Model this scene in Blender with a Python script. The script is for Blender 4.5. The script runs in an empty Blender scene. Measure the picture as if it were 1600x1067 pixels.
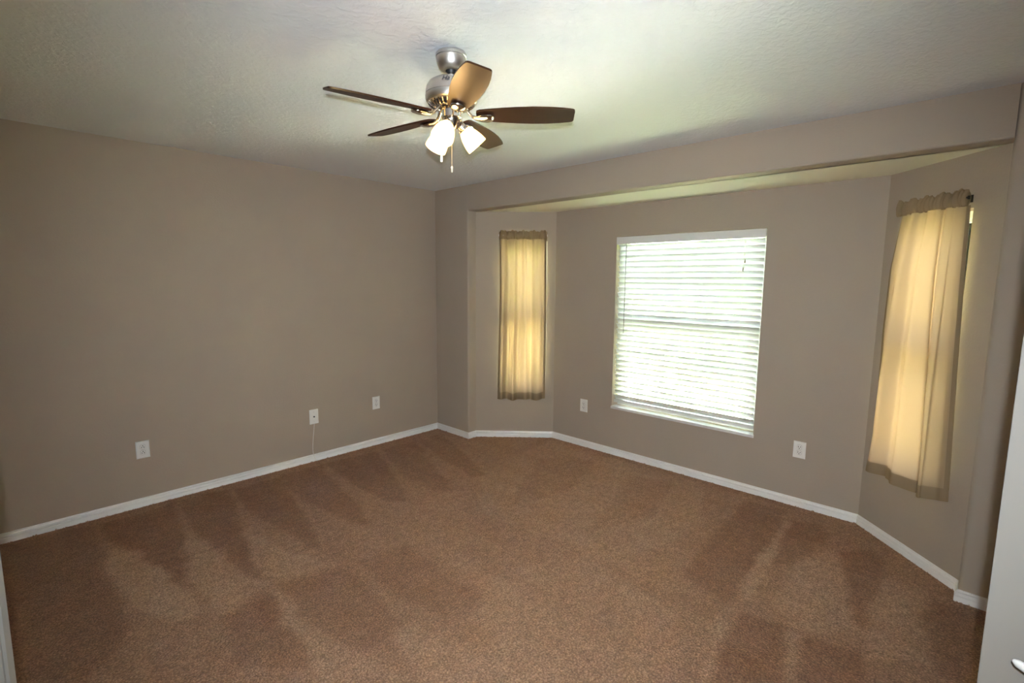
import bpy, bmesh, math, random
from mathutils import Vector, Matrix
from mathutils.bvhtree import BVHTree
random.seed(7)
PI = math.pi
SC = bpy.context.scene
COL = SC.collection

# ------------------------------------------------------------------ camera, world, exposure, lights
CAM = Vector((-3.2017, -4.0866, 1.56874))
cd = bpy.data.cameras.new('camera')
cd.sensor_width = 36.0
cd.lens = 17.5346
cd.clip_start = 0.02
cd.clip_end = 300
cam = bpy.data.objects.new('camera', cd)
ROT = Matrix(((0.686083, 0.084636, -0.722584), (-0.727487, 0.089803, -0.680219), (0.007319, 0.992357, 0.123184)))
cam.matrix_world = Matrix.Translation(CAM) @ ROT.to_4x4()
COL.objects.link(cam)
SC.camera = cam
SC.view_settings.view_transform = 'Standard'
SC.view_settings.look = 'None'
SC.view_settings.exposure = 0.12
SC.view_settings.gamma = 1.0
SC.view_settings.use_curve_mapping = False
SC.cycles.use_denoising = True
SC.cycles.max_bounces = 12
SC.cycles.diffuse_bounces = 8
SC.cycles.transparent_max_bounces = 16
SC.cycles.caustics_reflective = False
SC.cycles.caustics_refractive = False
SC.cycles.sample_clamp_indirect = 0.0

SKY = 42.0
w = bpy.data.worlds.new('sky')
SC.world = w
w.use_nodes = True
bg = w.node_tree.nodes['Background']
bg.inputs[0].default_value = (0.76, 0.88, 1.0, 1)
bg.inputs[1].default_value = SKY

sun = bpy.data.lights.new('sun', 'SUN')
sun.energy = 1250.0
sun.angle = 0.01
sun.color = (1.0, 0.95, 0.86)
so = bpy.data.objects.new('sun', sun)
so.rotation_euler = Vector((0.10, -0.10, -0.98)).to_track_quat('-Z', 'Y').to_euler()
so.location = (-4, 4, 12)
COL.objects.link(so)

# the small flash of the photographer's camera, a hand's width above the lens
fl = bpy.data.lights.new('camera_flash', 'SPOT')
fl.energy = 325.0
fl.color = (0.82, 0.91, 1.0)
fl.spot_size = math.radians(118)
fl.spot_blend = 1.0
fl.shadow_soft_size = 0.012
fo = bpy.data.objects.new('camera_flash', fl)
fo.matrix_world = Matrix.Translation(Vector((-3.218, -4.106, 1.640))) @ ROT.to_4x4() @ Matrix.Rotation(math.radians(-1.5), 4, 'Y') @ Matrix.Rotation(math.radians(-4.5), 4, 'X')
COL.objects.link(fo)

# ------------------------------------------------------------------ measures
H = 2.44                    # ceiling
HH = 2.208                  # underside of bay header
Y1, Y2 = -0.492, -4.123     # bay opening
JD = 0.10                   # depth of its jambs
D = 0.614                   # depth of bay
I1, I2 = -1.065, -3.616     # inner corners of bay
XB, YB = -3.72, -4.96       # far ends of the room behind the camera
DG = -7.25                  # cut corner wall: x + y = DG
BBH = 0.0634

# ------------------------------------------------------------------ material helpers
def mat(name):
    m = bpy.data.materials.new(name)
    m.use_nodes = True
    return m, m.node_tree.nodes, m.node_tree.links, m.node_tree.nodes['Principled BSDF']

def simple(name, col, rough=0.5, metal=0.0, spec=0.5, noise=0.0, nscale=20, bump=0.0, bscale=60, emit=None, estr=0, coat=0.0):
    m, N, L, P = mat(name)
    P.inputs['Base Color'].default_value = (*col, 1)
    P.inputs['Roughness'].default_value = rough
    P.inputs['Metallic'].default_value = metal
    P.inputs['Specular IOR Level'].default_value = spec
    P.inputs['Coat Weight'].default_value = coat
    tc = N.new('ShaderNodeTexCoord')
    if noise:
        n = N.new('ShaderNodeTexNoise'); n.inputs['Scale'].default_value = nscale; n.inputs['Detail'].default_value = 4
        L.new(tc.outputs['Object'], n.inputs['Vector'])
        r = N.new('ShaderNodeValToRGB')
        r.color_ramp.elements[0].position = 0.3; r.color_ramp.elements[1].position = 0.7
        r.color_ramp.elements[0].color = (*[c * (1 - noise) for c in col], 1)
        r.color_ramp.elements[1].color = (*[min(1, c * (1 + noise)) for c in col], 1)
        L.new(n.outputs['Fac'], r.inputs['Fac']); L.new(r.outputs['Color'], P.inputs['Base Color'])
    if bump:
        n2 = N.new('ShaderNodeTexNoise'); n2.inputs['Scale'].default_value = bscale; n2.inputs['Detail'].default_value = 3
        L.new(tc.outputs['Object'], n2.inputs['Vector'])
        b = N.new('ShaderNodeBump'); b.inputs['Strength'].default_value = bump; b.inputs['Distance'].default_value = 0.004
        L.new(n2.outputs['Fac'], b.inputs['Height']); L.new(b.outputs['Normal'], P.inputs['Normal'])
    if emit:
        P.inputs['Emission Color'].default_value = (*emit, 1); P.inputs['Emission Strength'].default_value = estr
    return m

M = {}
M['wall'] = simple('taupe_wall_paint', (0.40, 0.328, 0.256), 0.62, spec=0.25, noise=0.015, nscale=3, bump=0.22, bscale=85)
M['soffit'] = simple('soffit_paint', (0.86, 0.82, 0.66), 0.7, spec=0.2, bump=0.15, bscale=85)
M['trim'] = simple('white_trim_paint', (0.80, 0.79, 0.77), 0.38, noise=0.02, nscale=8)
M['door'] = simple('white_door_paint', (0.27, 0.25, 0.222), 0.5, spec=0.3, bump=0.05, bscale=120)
M['plate'] = simple('white_plate_plastic', (0.78, 0.76, 0.72), 0.35)
M['slot'] = simple('dark_slot', (0.02, 0.018, 0.015), 0.7)
M['gap_shadow'] = simple('grey_gap_shadow', (0.30, 0.28, 0.25), 0.7)  # shadow around the receptacles, put in as a grey colour
M['screw'] = simple('screw_metal', (0.6, 0.58, 0.54), 0.4, metal=0.8)
M['cable'] = simple('white_cable_plastic', (0.72, 0.70, 0.66), 0.45)
M['nickel'] = simple('brushed_nickel', (0.64, 0.605, 0.56), 0.36, metal=1.0, bump=0.03, bscale=300)
M['polished'] = simple('polished_nickel', (0.66, 0.62, 0.57), 0.14, metal=1.0)
M['black'] = simple('black_rubber', (0.012, 0.012, 0.012), 0.5)
M['logo'] = simple('dark_print', (0.03, 0.03, 0.045), 0.5)
M['vinyl'] = simple('white_window_vinyl', (0.8, 0.8, 0.78), 0.35)
M['marble'] = simple('white_marble_sill', (0.70, 0.69, 0.67), 0.22, noise=0.12, nscale=9)
M['rail'] = simple('white_blind_rail', (0.70, 0.68, 0.66), 0.4)
M['cordm'] = simple('cream_cord', (0.75, 0.72, 0.64), 0.7)
M['wand'] = simple('grey_wand_plastic', (0.12, 0.115, 0.11), 0.3)
M['tassel'] = simple('brown_tassel', (0.16, 0.12, 0.07), 0.5)
M['rodm'] = simple('white_rod_enamel', (0.75, 0.73, 0.70), 0.3)
M['bronze'] = simple('dark_bronze_rod', (0.05, 0.04, 0.03), 0.4, metal=0.7)
M['lever'] = simple('white_lever_enamel', (0.78, 0.78, 0.75), 0.35)
M['pend'] = simple('white_pendant', (0.8, 0.78, 0.74), 0.35)
M['chain'] = simple('nickel_chain', (0.75, 0.72, 0.66), 0.3, metal=0.9)
M['hall'] = simple('hall_paint', (0.38, 0.33, 0.27), 0.7)
M['bulb'] = simple('lit_bulb', (1, 0.9, 0.7), 0.5, emit=(1.0, 0.74, 0.40), estr=40)

def wood_mat():
    m, N, L, P = mat('dark_cherry_wood')
    tc = N.new('ShaderNodeTexCoord'); mp = N.new('ShaderNodeMapping'); mp.inputs['Scale'].default_value = (3, 40, 40)
    n = N.new('ShaderNodeTexNoise'); n.inputs['Scale'].default_value = 1.5; n.inputs['Detail'].default_value = 6
    r = N.new('ShaderNodeValToRGB')
    r.color_ramp.elements[0].color = (0.016, 0.006, 0.004, 1); r.color_ramp.elements[1].color = (0.030, 0.010, 0.006, 1)
    L.new(tc.outputs['Object'], mp.inputs['Vector']); L.new(mp.outputs['Vector'], n.inputs['Vector'])
    L.new(n.outputs['Fac'], r.inputs['Fac']); L.new(r.outputs['Color'], P.inputs['Base Color'])
    P.inputs['Roughness'].default_value = 0.40
    P.inputs['Specular IOR Level'].default_value = 0.5
    P.inputs['Specular Tint'].default_value = (1.0, 0.68, 0.30, 1)
    return m
M['wood'] = wood_mat()

def ceiling_mat():
    m, N, L, P = mat('knockdown_ceiling_paint')
    P.inputs['Base Color'].default_value = (0.795, 0.81, 0.83, 1); P.inputs['Roughness'].default_value = 0.8
    P.inputs['Specular IOR Level'].default_value = 0.2
    tc = N.new('ShaderNodeTexCoord')
    n = N.new('ShaderNodeTexNoise'); n.inputs['Scale'].default_value = 42; n.inputs['Detail'].default_value = 3; n.inputs['Distortion'].default_value = 0.6
    r = N.new('ShaderNodeValToRGB'); r.color_ramp.elements[0].position = 0.42; r.color_ramp.elements[1].position = 0.62
    b = N.new('ShaderNodeBump'); b.inputs['Strength'].default_value = 0.28; b.inputs['Distance'].default_value = 0.004
    L.new(tc.outputs['Object'], n.inputs['Vector']); L.new(n.outputs['Fac'], r.inputs['Fac'])
    L.new(r.outputs['Color'], b.inputs['Height']); L.new(b.outputs['Normal'], P.inputs['Normal'])
    return m
M['ceiling'] = ceiling_mat()

def carpet_mat():
    m, N, L, P = mat('brown_cut_pile_carpet')
    P.inputs['Roughness'].default_value = 0.95; P.inputs['Specular IOR Level'].default_value = 0.05
    P.inputs['Sheen Weight'].default_value = 0.15; P.inputs['Sheen Roughness'].default_value = 0.5
    tc = N.new('ShaderNodeTexCoord')
    at = N.new('ShaderNodeAttribute'); at.attribute_name = 'nap_and_daylight'
    # base colour by pile direction and painted daylight
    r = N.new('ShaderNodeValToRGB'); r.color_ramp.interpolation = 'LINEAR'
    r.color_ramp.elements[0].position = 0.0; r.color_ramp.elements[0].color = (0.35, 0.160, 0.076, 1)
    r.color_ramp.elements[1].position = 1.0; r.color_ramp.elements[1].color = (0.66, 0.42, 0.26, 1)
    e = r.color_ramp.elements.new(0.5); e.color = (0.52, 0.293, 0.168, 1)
    nb = N.new('ShaderNodeTexNoise'); nb.inputs['Scale'].default_value = 9; nb.inputs['Detail'].default_value = 5; nb.inputs['Roughness'].default_value = 0.65
    L.new(tc.outputs['Object'], nb.inputs['Vector'])
    mx = N.new('ShaderNodeMath'); mx.operation = 'MULTIPLY_ADD'; mx.inputs[1].default_value = 0.55; 
    L.new(nb.outputs['Fac'], mx.inputs[0]); 
    sub = N.new('ShaderNodeMath'); sub.operation = 'SUBTRACT'; sub.inputs[1].default_value = 0.275
    L.new(at.outputs['Fac'], sub.inputs[0]); L.new(sub.outputs[0], mx.inputs[2])
    L.new(mx.outputs[0], r.inputs['Fac'])
    # tufts
    n1 = N.new('ShaderNodeTexNoise'); n1.inputs['Scale'].default_value = 105; n1.inputs['Detail'].default_value = 6; n1.inputs['Roughness'].default_value = 0.72
    n2 = N.new('ShaderNodeTexVoronoi'); n2.inputs['Scale'].default_value = 125
    L.new(tc.outputs['Object'], n1.inputs['Vector']); L.new(tc.outputs['Object'], n2.inputs['Vector'])
    sp = N.new('ShaderNodeValToRGB'); sp.color_ramp.elements[0].position = 0.30; sp.color_ramp.elements[1].position = 0.60
    sp.color_ramp.elements[0].color = (0.42, 0.38, 0.36, 1); sp.color_ramp.elements[1].color = (1.2, 1.2, 1.2, 1)
    L.new(n1.outputs['Fac'], sp.inputs['Fac'])
    mul = N.new('ShaderNodeMix'); mul.data_type = 'RGBA'; mul.blend_type = 'MULTIPLY'; mul.inputs[0].default_value = 1.0
    L.new(r.outputs['Color'], mul.inputs[6]); L.new(sp.outputs['Color'], mul.inputs[7])
    # dark gaps between tufts, lighter tips, and a broader mottling
    vr = N.new('ShaderNodeValToRGB'); vr.color_ramp.elements[0].position = 0.10; vr.color_ramp.elements[1].position = 0.62
    vr.color_ramp.elements[0].color = (1.18, 1.18, 1.18, 1); vr.color_ramp.elements[1].color = (0.55, 0.50, 0.47, 1)
    n4 = N.new('ShaderNodeTexNoise'); n4.inputs['Scale'].default_value = 28; n4.inputs['Detail'].default_value = 3
    n5 = N.new('ShaderNodeVectorMath'); n5.operation = 'MULTIPLY_ADD'; n5.inputs[1].default_value = (0.02, 0.02, 0.02)
    L.new(tc.outputs['Object'], n4.inputs['Vector'])
    L.new(n4.outputs['Color'], n5.inputs[0]); L.new(tc.outputs['Object'], n5.inputs[2]); L.new(n5.outputs[0], n2.inputs['Vector'])
    L.new(n2.outputs['Distance'], vr.inputs['Fac'])
    m2 = N.new('ShaderNodeMix'); m2.data_type = 'RGBA'; m2.blend_type = 'MULTIPLY'; m2.inputs[0].default_value = 0.75
    L.new(mul.outputs[2], m2.inputs[6]); L.new(vr.outputs['Color'], m2.inputs[7])
    mo = N.new('ShaderNodeMapRange'); mo.inputs[1].default_value = 0.3; mo.inputs[2].default_value = 0.7; mo.inputs[3].default_value = 0.82; mo.inputs[4].default_value = 1.14
    L.new(n4.outputs['Fac'], mo.inputs[0])
    m3 = N.new('ShaderNodeMix'); m3.data_type = 'RGBA'; m3.blend_type = 'MULTIPLY'; m3.inputs[0].default_value = 1.0
    L.new(m2.outputs[2], m3.inputs[6]); L.new(mo.outputs[0], m3.inputs[7])
    L.new(m3.outputs[2], P.inputs['Base Color'])
    ad = N.new('ShaderNodeMath'); ad.operation = 'MULTIPLY_ADD'; ad.inputs[1].default_value = -0.5
    L.new(n2.outputs['Distance'], ad.inputs[0]); L.new(n1.outputs['Fac'], ad.inputs[2])
    b = N.new('ShaderNodeBump'); b.inputs['Strength'].default_value = 0.9; b.inputs['Distance'].default_value = 0.012
    L.new(ad.outputs[0], b.inputs['Height']); L.new(b.outputs['Normal'], P.inputs['Normal'])
    return m
M['carpet'] = carpet_mat()
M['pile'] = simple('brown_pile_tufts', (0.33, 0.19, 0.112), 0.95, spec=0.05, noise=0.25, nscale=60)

def cloth_mat(name, col, tcol, transl, transp, wscale=900):
    m = bpy.data.materials.new(name); m.use_nodes = True
    N, L = m.node_tree.nodes, m.node_tree.links
    N.remove(N['Principled BSDF']); out = N['Material Output']
    tc = N.new('ShaderNodeTexCoord')
    mp = N.new('ShaderNodeMapping'); mp.inputs['Scale'].default_value = (1, 1, 0.12)
    n = N.new('ShaderNodeTexNoise'); n.inputs['Scale'].default_value = 260; n.inputs['Detail'].default_value = 2
    L.new(tc.outputs['Object'], mp.inputs['Vector']); L.new(mp.outputs['Vector'], n.inputs['Vector'])
    b = N.new('ShaderNodeBump'); b.inputs['Strength'].default_value = 0.12; b.inputs['Distance'].default_value = 0.001
    L.new(n.outputs['Fac'], b.inputs['Height'])
    d = N.new('ShaderNodeBsdfDiffuse'); d.inputs['Color'].default_value = (*col, 1)
    t = N.new('ShaderNodeBsdfTranslucent'); t.inputs['Color'].default_value = (*tcol, 1)
    L.new(b.outputs['Normal'], d.inputs['Normal']); L.new(b.outputs['Normal'], t.inputs['Normal'])
    x = N.new('ShaderNodeMixShader'); x.inputs[0].default_value = transl
    L.new(d.outputs[0], x.inputs[1]); L.new(t.outputs[0], x.inputs[2])
    last = x
    if transp:
        tr = N.new('ShaderNodeBsdfTransparent'); tr.inputs['Color'].default_value = (*[min(1, c * 1.15) for c in tcol], 1)
        y = N.new('ShaderNodeMixShader'); y.inputs[0].default_value = transp
        L.new(x.outputs[0], y.inputs[1]); L.new(tr.outputs[0], y.inputs[2]); last = y
    L.new(last.outputs[0], out.inputs['Surface'])
    return m
M['curtain'] = cloth_mat('thin_tan_curtain_cloth', (0.40, 0.31, 0.19), (0.54, 0.315, 0.175), 0.14, 0.012)
M['curtain_hem'] = cloth_mat('doubled_tan_curtain_cloth', (0.31, 0.225, 0.132), (0.16, 0.10, 0.05), 0.07, 0.0)
M['slat'] = cloth_mat('white_blind_slat', (0.72, 0.72, 0.72), (0.9, 0.9, 0.9), 0.012, 0.0)

def shade_mat():
    m, N, L, P = mat('frosted_lit_glass')
    P.inputs['Base Color'].default_value = (0.95, 0.88, 0.75, 1); P.inputs['Roughness'].default_value = 0.35
    P.inputs['Emission Color'].default_value = (1.0, 0.75, 0.42, 1)
    lw = N.new('ShaderNodeLayerWeight'); lw.inputs['Blend'].default_value = 0.35
    mr = N.new('ShaderNodeMapRange'); mr.inputs[1].default_value = 0.0; mr.inputs[2].default_value = 1.0
    mr.inputs[3].default_value = 5.0; mr.inputs[4].default_value = 1.6
    L.new(lw.outputs['Facing'], mr.inputs[0]); L.new(mr.outputs[0], P.inputs['Emission Strength'])
    return m
M['shade'] = simple('frosted_lit_glass', (0.95, 0.88, 0.75), 0.35, emit=(1.0, 0.60, 0.18), estr=6.0)

def glass_mat():
    m = bpy.data.materials.new('window_glass'); m.use_nodes = True
    N, L = m.node_tree.nodes, m.node_tree.links
    N.remove(N['Principled BSDF']); out = N['Material Output']
    g = N.new('ShaderNodeBsdfGlossy'); g.inputs['Roughness'].default_value = 0.02
    t = N.new('ShaderNodeBsdfTransparent'); t.inputs['Color'].default_value = (0.93, 0.96, 0.94, 1)
    f = N.new('ShaderNodeFresnel'); f.inputs['IOR'].default_value = 1.45
    x = N.new('ShaderNodeMixShader')
    L.new(f.outputs[0], x.inputs[0]); L.new(t.outputs[0], x.inputs[1]); L.new(g.outputs[0], x.inputs[2]); L.new(x.outputs[0], out.inputs['Surface'])
    return m
M['glass'] = glass_mat()
M['lawn'] = simple('green_lawn', (0.085, 0.100, 0.055), 0.9, noise=0.3, nscale=2)
M['bounce_slab'] = simple('pale_bounce_slab', (0.63, 0.61, 0.61), 0.9, noise=0.08, nscale=3)  # pale surface of the added slab that reflects sun indoors
M['bark'] = simple('brown_bark', (0.12, 0.08, 0.05), 0.9, noise=0.3, nscale=8)
M['leafm'] = cloth_mat('green_leaf', (0.12, 0.22, 0.04), (0.25, 0.40, 0.08), 0.4, 0.0)
M['stucco'] = simple('exterior_stucco', (0.5, 0.47, 0.42), 0.9)

# ------------------------------------------------------------------ mesh helpers
class MB:
    def __init__(s): s.bm = bmesh.new()
    def box(s, lo, hi, mx=None):
        a, b = Vector(lo), Vector(hi)
        vs = [s.bm.verts.new((x, y, z)) for x in (a.x, b.x) for y in (a.y, b.y) for z in (a.z, b.z)]
        if mx is not None:
            for v in vs: v.co = mx @ v.co
        for f in ((0, 1, 3, 2), (4, 6, 7, 5), (0, 4, 5, 1), (2, 3, 7, 6), (0, 2, 6, 4), (1, 5, 7, 3)):
            s.bm.faces.new([vs[i] for i in f])
        return s
    def prism(s, pts, z0, z1, mx=None):
        n = len(pts)
        lo = [s.bm.verts.new((p[0], p[1], z0)) for p in pts]; hi = [s.bm.verts.new((p[0], p[1], z1)) for p in pts]
        if mx is not None:
            for v in lo + hi: v.co = mx @ v.co
        s.bm.faces.new(lo[::-1]); s.bm.faces.new(hi)
        for i in range(n):
            s.bm.faces.new((lo[i], lo[(i + 1) % n], hi[(i + 1) % n], hi[i]))
        return s
    def lathe(s, prof, seg=32, mx=None, close=False):
        rings = []
        for (r, z) in prof:
            if r < 1e-6: ring = [s.bm.verts.new((0, 0, z))]
            else: ring = [s.bm.verts.new((r * math.cos(2 * PI * k / seg), r * math.sin(2 * PI * k / seg), z)) for k in range(seg)]
            rings.append(ring)
        if mx is not None:
            for ring in rings:
                for v in ring: v.co = mx @ v.co
        pairs = list(zip(rings[:-1], rings[1:]))
        if close: pairs.append((rings[-1], rings[0]))
        for a, b in pairs:
            for k in range(seg):
                k2 = (k + 1) % seg
                if len(a) == 1 and len(b) == 1: continue
                if len(a) == 1: s.bm.faces.new((a[0], b[k], b[k2]))
                elif len(b) == 1: s.bm.faces.new((a[k], a[k2], b[0]))
                else: s.bm.faces.new((a[k], a[k2], b[k2], b[k]))
        return s
    def tube(s, pts, rad, seg=10, ell=None, up=Vector((0, 0, 1))):
        pts = [Vector(p) for p in pts]; n = len(pts); rings = []
        for i, p in enumerate(pts):
            t = (pts[min(i + 1, n - 1)] - pts[max(i - 1, 0)]).normalized()
            a = t.cross(up)
            if a.length < 1e-4: a = t.cross(Vector((1, 0, 0)))
            a.normalize(); b = a.cross(t).normalized()
            ra = rad[i] if isinstance(rad, (list, tuple)) else rad
            rb = ell[i] if ell else ra
            rings.append([s.bm.verts.new(p + a * ra * math.cos(2 * PI * k / seg) + b * rb * math.sin(2 * PI * k / seg)) for k in range(seg)])
        for A, B in zip(rings[:-1], rings[1:]):
            for k in range(seg):
                s.bm.faces.new((A[k], A[(k + 1) % seg], B[(k + 1) % seg], B[k]))
        s.bm.faces.new(rings[0][::-1]); s.bm.faces.new(rings[-1])
        return s
    def build(s, name, m, parent=None, smooth=False, loc=None, sharp=35, bevel=0):
        bmesh.ops.recalc_face_normals(s.bm, faces=s.bm.faces)
        if bevel:
            bmesh.ops.bevel(s.bm, geom=list(s.bm.edges), offset=bevel, segments=2, affect='EDGES', profile=0.5)
        me = bpy.data.meshes.new(name)
        s.bm.to_mesh(me); s.bm.free()
        if m is not None: me.materials.append(m)
        if smooth:
            me.polygons.foreach_set('use_smooth', [True] * len(me.polygons))
            me.set_sharp_from_angle(angle=math.radians(sharp))
        o = bpy.data.objects.new(name, me); COL.objects.link(o)
        if parent is not None: o.parent = parent
        if loc is not None: o.location = loc
        return o

def struct(o):
    o['kind'] = 'structure'; return o

def thing(name, label, cat, loc=(0, 0, 0), rotz=0.0, group=None):
    o = bpy.data.objects.new(name, None); COL.objects.link(o)
    o.empty_display_size = 0.05
    o.location = loc; o.rotation_euler = (0, 0, rotz)
    o['label'] = label; o['category'] = cat
    if group: o['group'] = group
    return o

def copy_tree(o, parent=None):
    c = o.copy(); COL.objects.link(c)
    if parent is not None: c.parent = parent
    for ch in list(o.children): copy_tree(ch, c)
    return c

def arc(cx, cy, r, a0, a1, n=6):
    return [(cx + r * math.cos(a0 + (a1 - a0) * i / n), cy + r * math.sin(a0 + (a1 - a0) * i / n)) for i in range(n + 1)]

# ------------------------------------------------------------------ floor (carpet with vacuum strokes and painted daylight by the bay)
NAP_AND_DAYLIGHT = [
    (0.35, [(0.50, -1.10), (0.55, -2.60), (-0.10, -2.90), (-0.90, -2.75), (-1.00, -1.75), (-0.55, -1.25)]),  # window daylight on the bay floor, painted as lighter carpet
    (-0.1, [(0.10, -1.35), (0.35, -1.75), (-0.30, -1.95), (-0.80, -1.80)]),  # faint darker streaks laid over the painted daylight
    (-0.1, [(0.30, -2.15), (0.40, -2.45), (-0.25, -2.60), (-0.75, -2.40)]),
    (-0.7, [(-3.25, -0.03), (-2.82, -0.11), (-2.86, -0.62), (-2.88, -0.91), (-2.86, -1.19), (-2.89, -1.53), (-3.07, -1.67), (-3.28, -1.46)]),
    (-1, [(-2.79, -0.12), (-2.40, -0.09), (-2.48, -0.66), (-2.59, -1.17), (-2.64, -1.16), (-2.69, -0.69), (-2.80, -0.39)]),
    (-0.9, [(-2.36, -0.10), (-2.06, -0.11), (-2.23, -0.93), (-2.30, -1.45), (-2.36, -1.45), (-2.37, -1.04), (-2.41, -0.57)]),
    (-0.9, [(-2.03, -0.14), (-1.69, -0.14), (-1.81, -0.73), (-1.94, -1.38), (-2.01, -1.33), (-2.04, -0.94), (-2.09, -0.51)]),
    (-0.8, [(-1.67, -0.12), (-1.36, -0.14), (-1.49, -0.82), (-1.60, -1.37), (-1.67, -1.30), (-1.72, -0.89), (-1.75, -0.48)]),
    (-0.8, [(-1.32, -0.12), (-0.83, -0.17), (-1.23, -1.24), (-1.33, -1.15), (-1.37, -0.69)]),
    (-0.6, [(-0.78, -0.15), (-0.42, -0.19), (-0.90, -1.35), (-1.02, -1.27), (-0.99, -0.81)]),
    (-0.6, [(-0.39, -0.21), (-0.08, -0.17), (-0.52, -1.29), (-0.62, -1.24), (-0.55, -0.75)]),
    (1, [(-2.83, -0.51), (-2.70, -0.70), (-2.61, -1.38), (-2.63, -1.56), (-2.74, -1.48), (-2.84, -1.21), (-2.86, -0.85)]),
    (0.8, [(-2.45, -0.58), (-2.42, -0.73), (-2.37, -1.36), (-2.32, -1.53), (-2.56, -1.64), (-2.57, -1.27)]),
    (-0.7, [(-2.57, -1.66), (-2.32, -1.61), (-2.32, -2.01), (-2.39, -2.21), (-2.50, -2.14), (-2.60, -2.00)]),
    (-0.6, [(-2.28, -1.58), (-1.96, -1.69), (-1.98, -2.10), (-2.03, -2.31), (-2.20, -2.31), (-2.28, -2.05)]),
    (-0.6, [(-1.90, -1.67), (-1.60, -1.73), (-1.62, -2.14), (-1.63, -2.47), (-1.80, -2.43), (-1.91, -2.18)]),
    (0.8, [(-2.32, -1.61), (-2.28, -1.65), (-2.33, -2.17), (-2.39, -2.21), (-2.36, -1.88)]),
    (0.6, [(-2.32, -2.01), (-2.23, -2.27), (-2.20, -2.55), (-2.43, -2.35), (-2.38, -2.17)]),
    (0.6, [(-2.20, -0.84), (-2.11, -1.21), (-2.02, -1.54), (-1.93, -1.63), (-2.26, -1.55), (-2.30, -1.34)]),
    (0.5, [(-2.04, -2.30), (-1.96, -2.33), (-1.90, -2.87), (-2.17, -2.62)]),
    (0.35, [(-1.52, -2.28), (-0.92, -2.54), (-1.08, -3.18), (-1.45, -3.37), (-2.00, -2.80)]),
    (1, [(0.31, -3.24), (0.34, -3.28), (-0.45, -3.38), (-0.72, -3.37), (-0.79, -3.34), (-0.54, -3.30)]),
    (-0.8, [(0.45, -2.97), (0.49, -3.23), (0.15, -3.26), (-0.61, -3.31), (-0.83, -3.30), (-0.73, -3.05), (-0.37, -3.00)]),
    (-0.8, [(0.37, -3.30), (0.43, -3.49), (0.10, -3.49), (-0.21, -3.46), (-0.33, -3.38), (0.03, -3.31)]),
    (-0.9, [(-0.83, -3.37), (-0.80, -3.57), (-1.05, -3.61), (-1.20, -3.63), (-1.38, -3.45), (-1.14, -3.41)]),
    (0.8, [(-0.95, -3.31), (-0.94, -3.35), (-1.38, -3.44), (-1.40, -3.42)]),
    (0.7, [(-0.81, -3.58), (-0.82, -3.63), (-1.17, -3.66), (-1.19, -3.64)]),
    (-0.8, [(-0.82, -3.66), (-0.73, -3.84), (-0.95, -3.89), (-1.15, -3.68), (-0.98, -3.65)]),
    (0.6, [(0.11, -3.55), (0.11, -3.60), (-0.59, -3.81), (-0.79, -3.67), (-0.77, -3.56), (-0.68, -3.45), (-0.23, -3.48)]),
    (-0.8, [(0.12, -3.61), (0.27, -3.76), (0.05, -3.82), (-0.60, -3.83), (-0.29, -3.72)]),
    (0.6, [(-0.03, -3.82), (-0.00, -4.01), (-0.35, -4.00), (-0.65, -4.07), (-0.75, -3.87), (-0.57, -3.84)]),
    (-0.8, [(-0.06, -4.03), (-0.03, -4.23), (-0.66, -4.19), (-0.71, -4.09), (-0.34, -4.01)]),
]
def inside(x, y, poly):
    c = False; n = len(poly); j = n - 1
    for i in range(n):
        xi, yi = poly[i]; xj, yj = poly[j]
        if (yi > y) != (yj > y) and x < (xj - xi) * (y - yi) / (yj - yi) + xi: c = not c
        j = i
    return c
def make_floor():
    st = 0.02
    x0, x1, y0, y1 = -5.6, 0.78, -6.6, 0.14
    nx, ny = int((x1 - x0) / st), int((y1 - y0) / st)
    from mathutils import noise as NZ
    val = [[0.0] * (ny + 1) for _ in range(nx + 1)]
    boxes = [(v, p, min(a for a, b in p), max(a for a, b in p), min(b for a, b in p), max(b for a, b in p)) for v, p in NAP_AND_DAYLIGHT]
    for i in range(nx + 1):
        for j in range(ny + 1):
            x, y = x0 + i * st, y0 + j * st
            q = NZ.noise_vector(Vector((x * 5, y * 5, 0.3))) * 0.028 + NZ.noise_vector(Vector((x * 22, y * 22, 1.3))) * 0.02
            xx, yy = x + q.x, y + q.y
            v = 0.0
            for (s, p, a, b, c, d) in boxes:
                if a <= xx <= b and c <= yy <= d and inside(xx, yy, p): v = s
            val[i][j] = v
    for _ in range(1):
        new = [r[:] for r in val]
        for i in range(1, nx):
            for j in range(1, ny):
                new[i][j] = (val[i][j] * 2 + val[i - 1][j] + val[i + 1][j] + val[i][j - 1] + val[i][j + 1]) / 6
        val = new
    verts = [(x0 + i * st, y0 + j * st, 0.0) for i in range(nx + 1) for j in range(ny + 1)]
    faces = [(i * (ny + 1) + j, (i + 1) * (ny + 1) + j, (i + 1) * (ny + 1) + j + 1, i * (ny + 1) + j + 1) for i in range(nx) for j in range(ny)]
    me = bpy.data.meshes.new('floor'); me.from_pydata(verts, [], faces)
    at = me.attributes.new('nap_and_daylight', 'FLOAT', 'POINT')
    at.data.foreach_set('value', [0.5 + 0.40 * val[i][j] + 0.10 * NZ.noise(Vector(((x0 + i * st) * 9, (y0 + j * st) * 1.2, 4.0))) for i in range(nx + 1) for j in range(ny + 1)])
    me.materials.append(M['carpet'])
    o = bpy.data.objects.new('floor', me); COL.objects.link(o)
    return struct(o)
make_floor()

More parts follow.
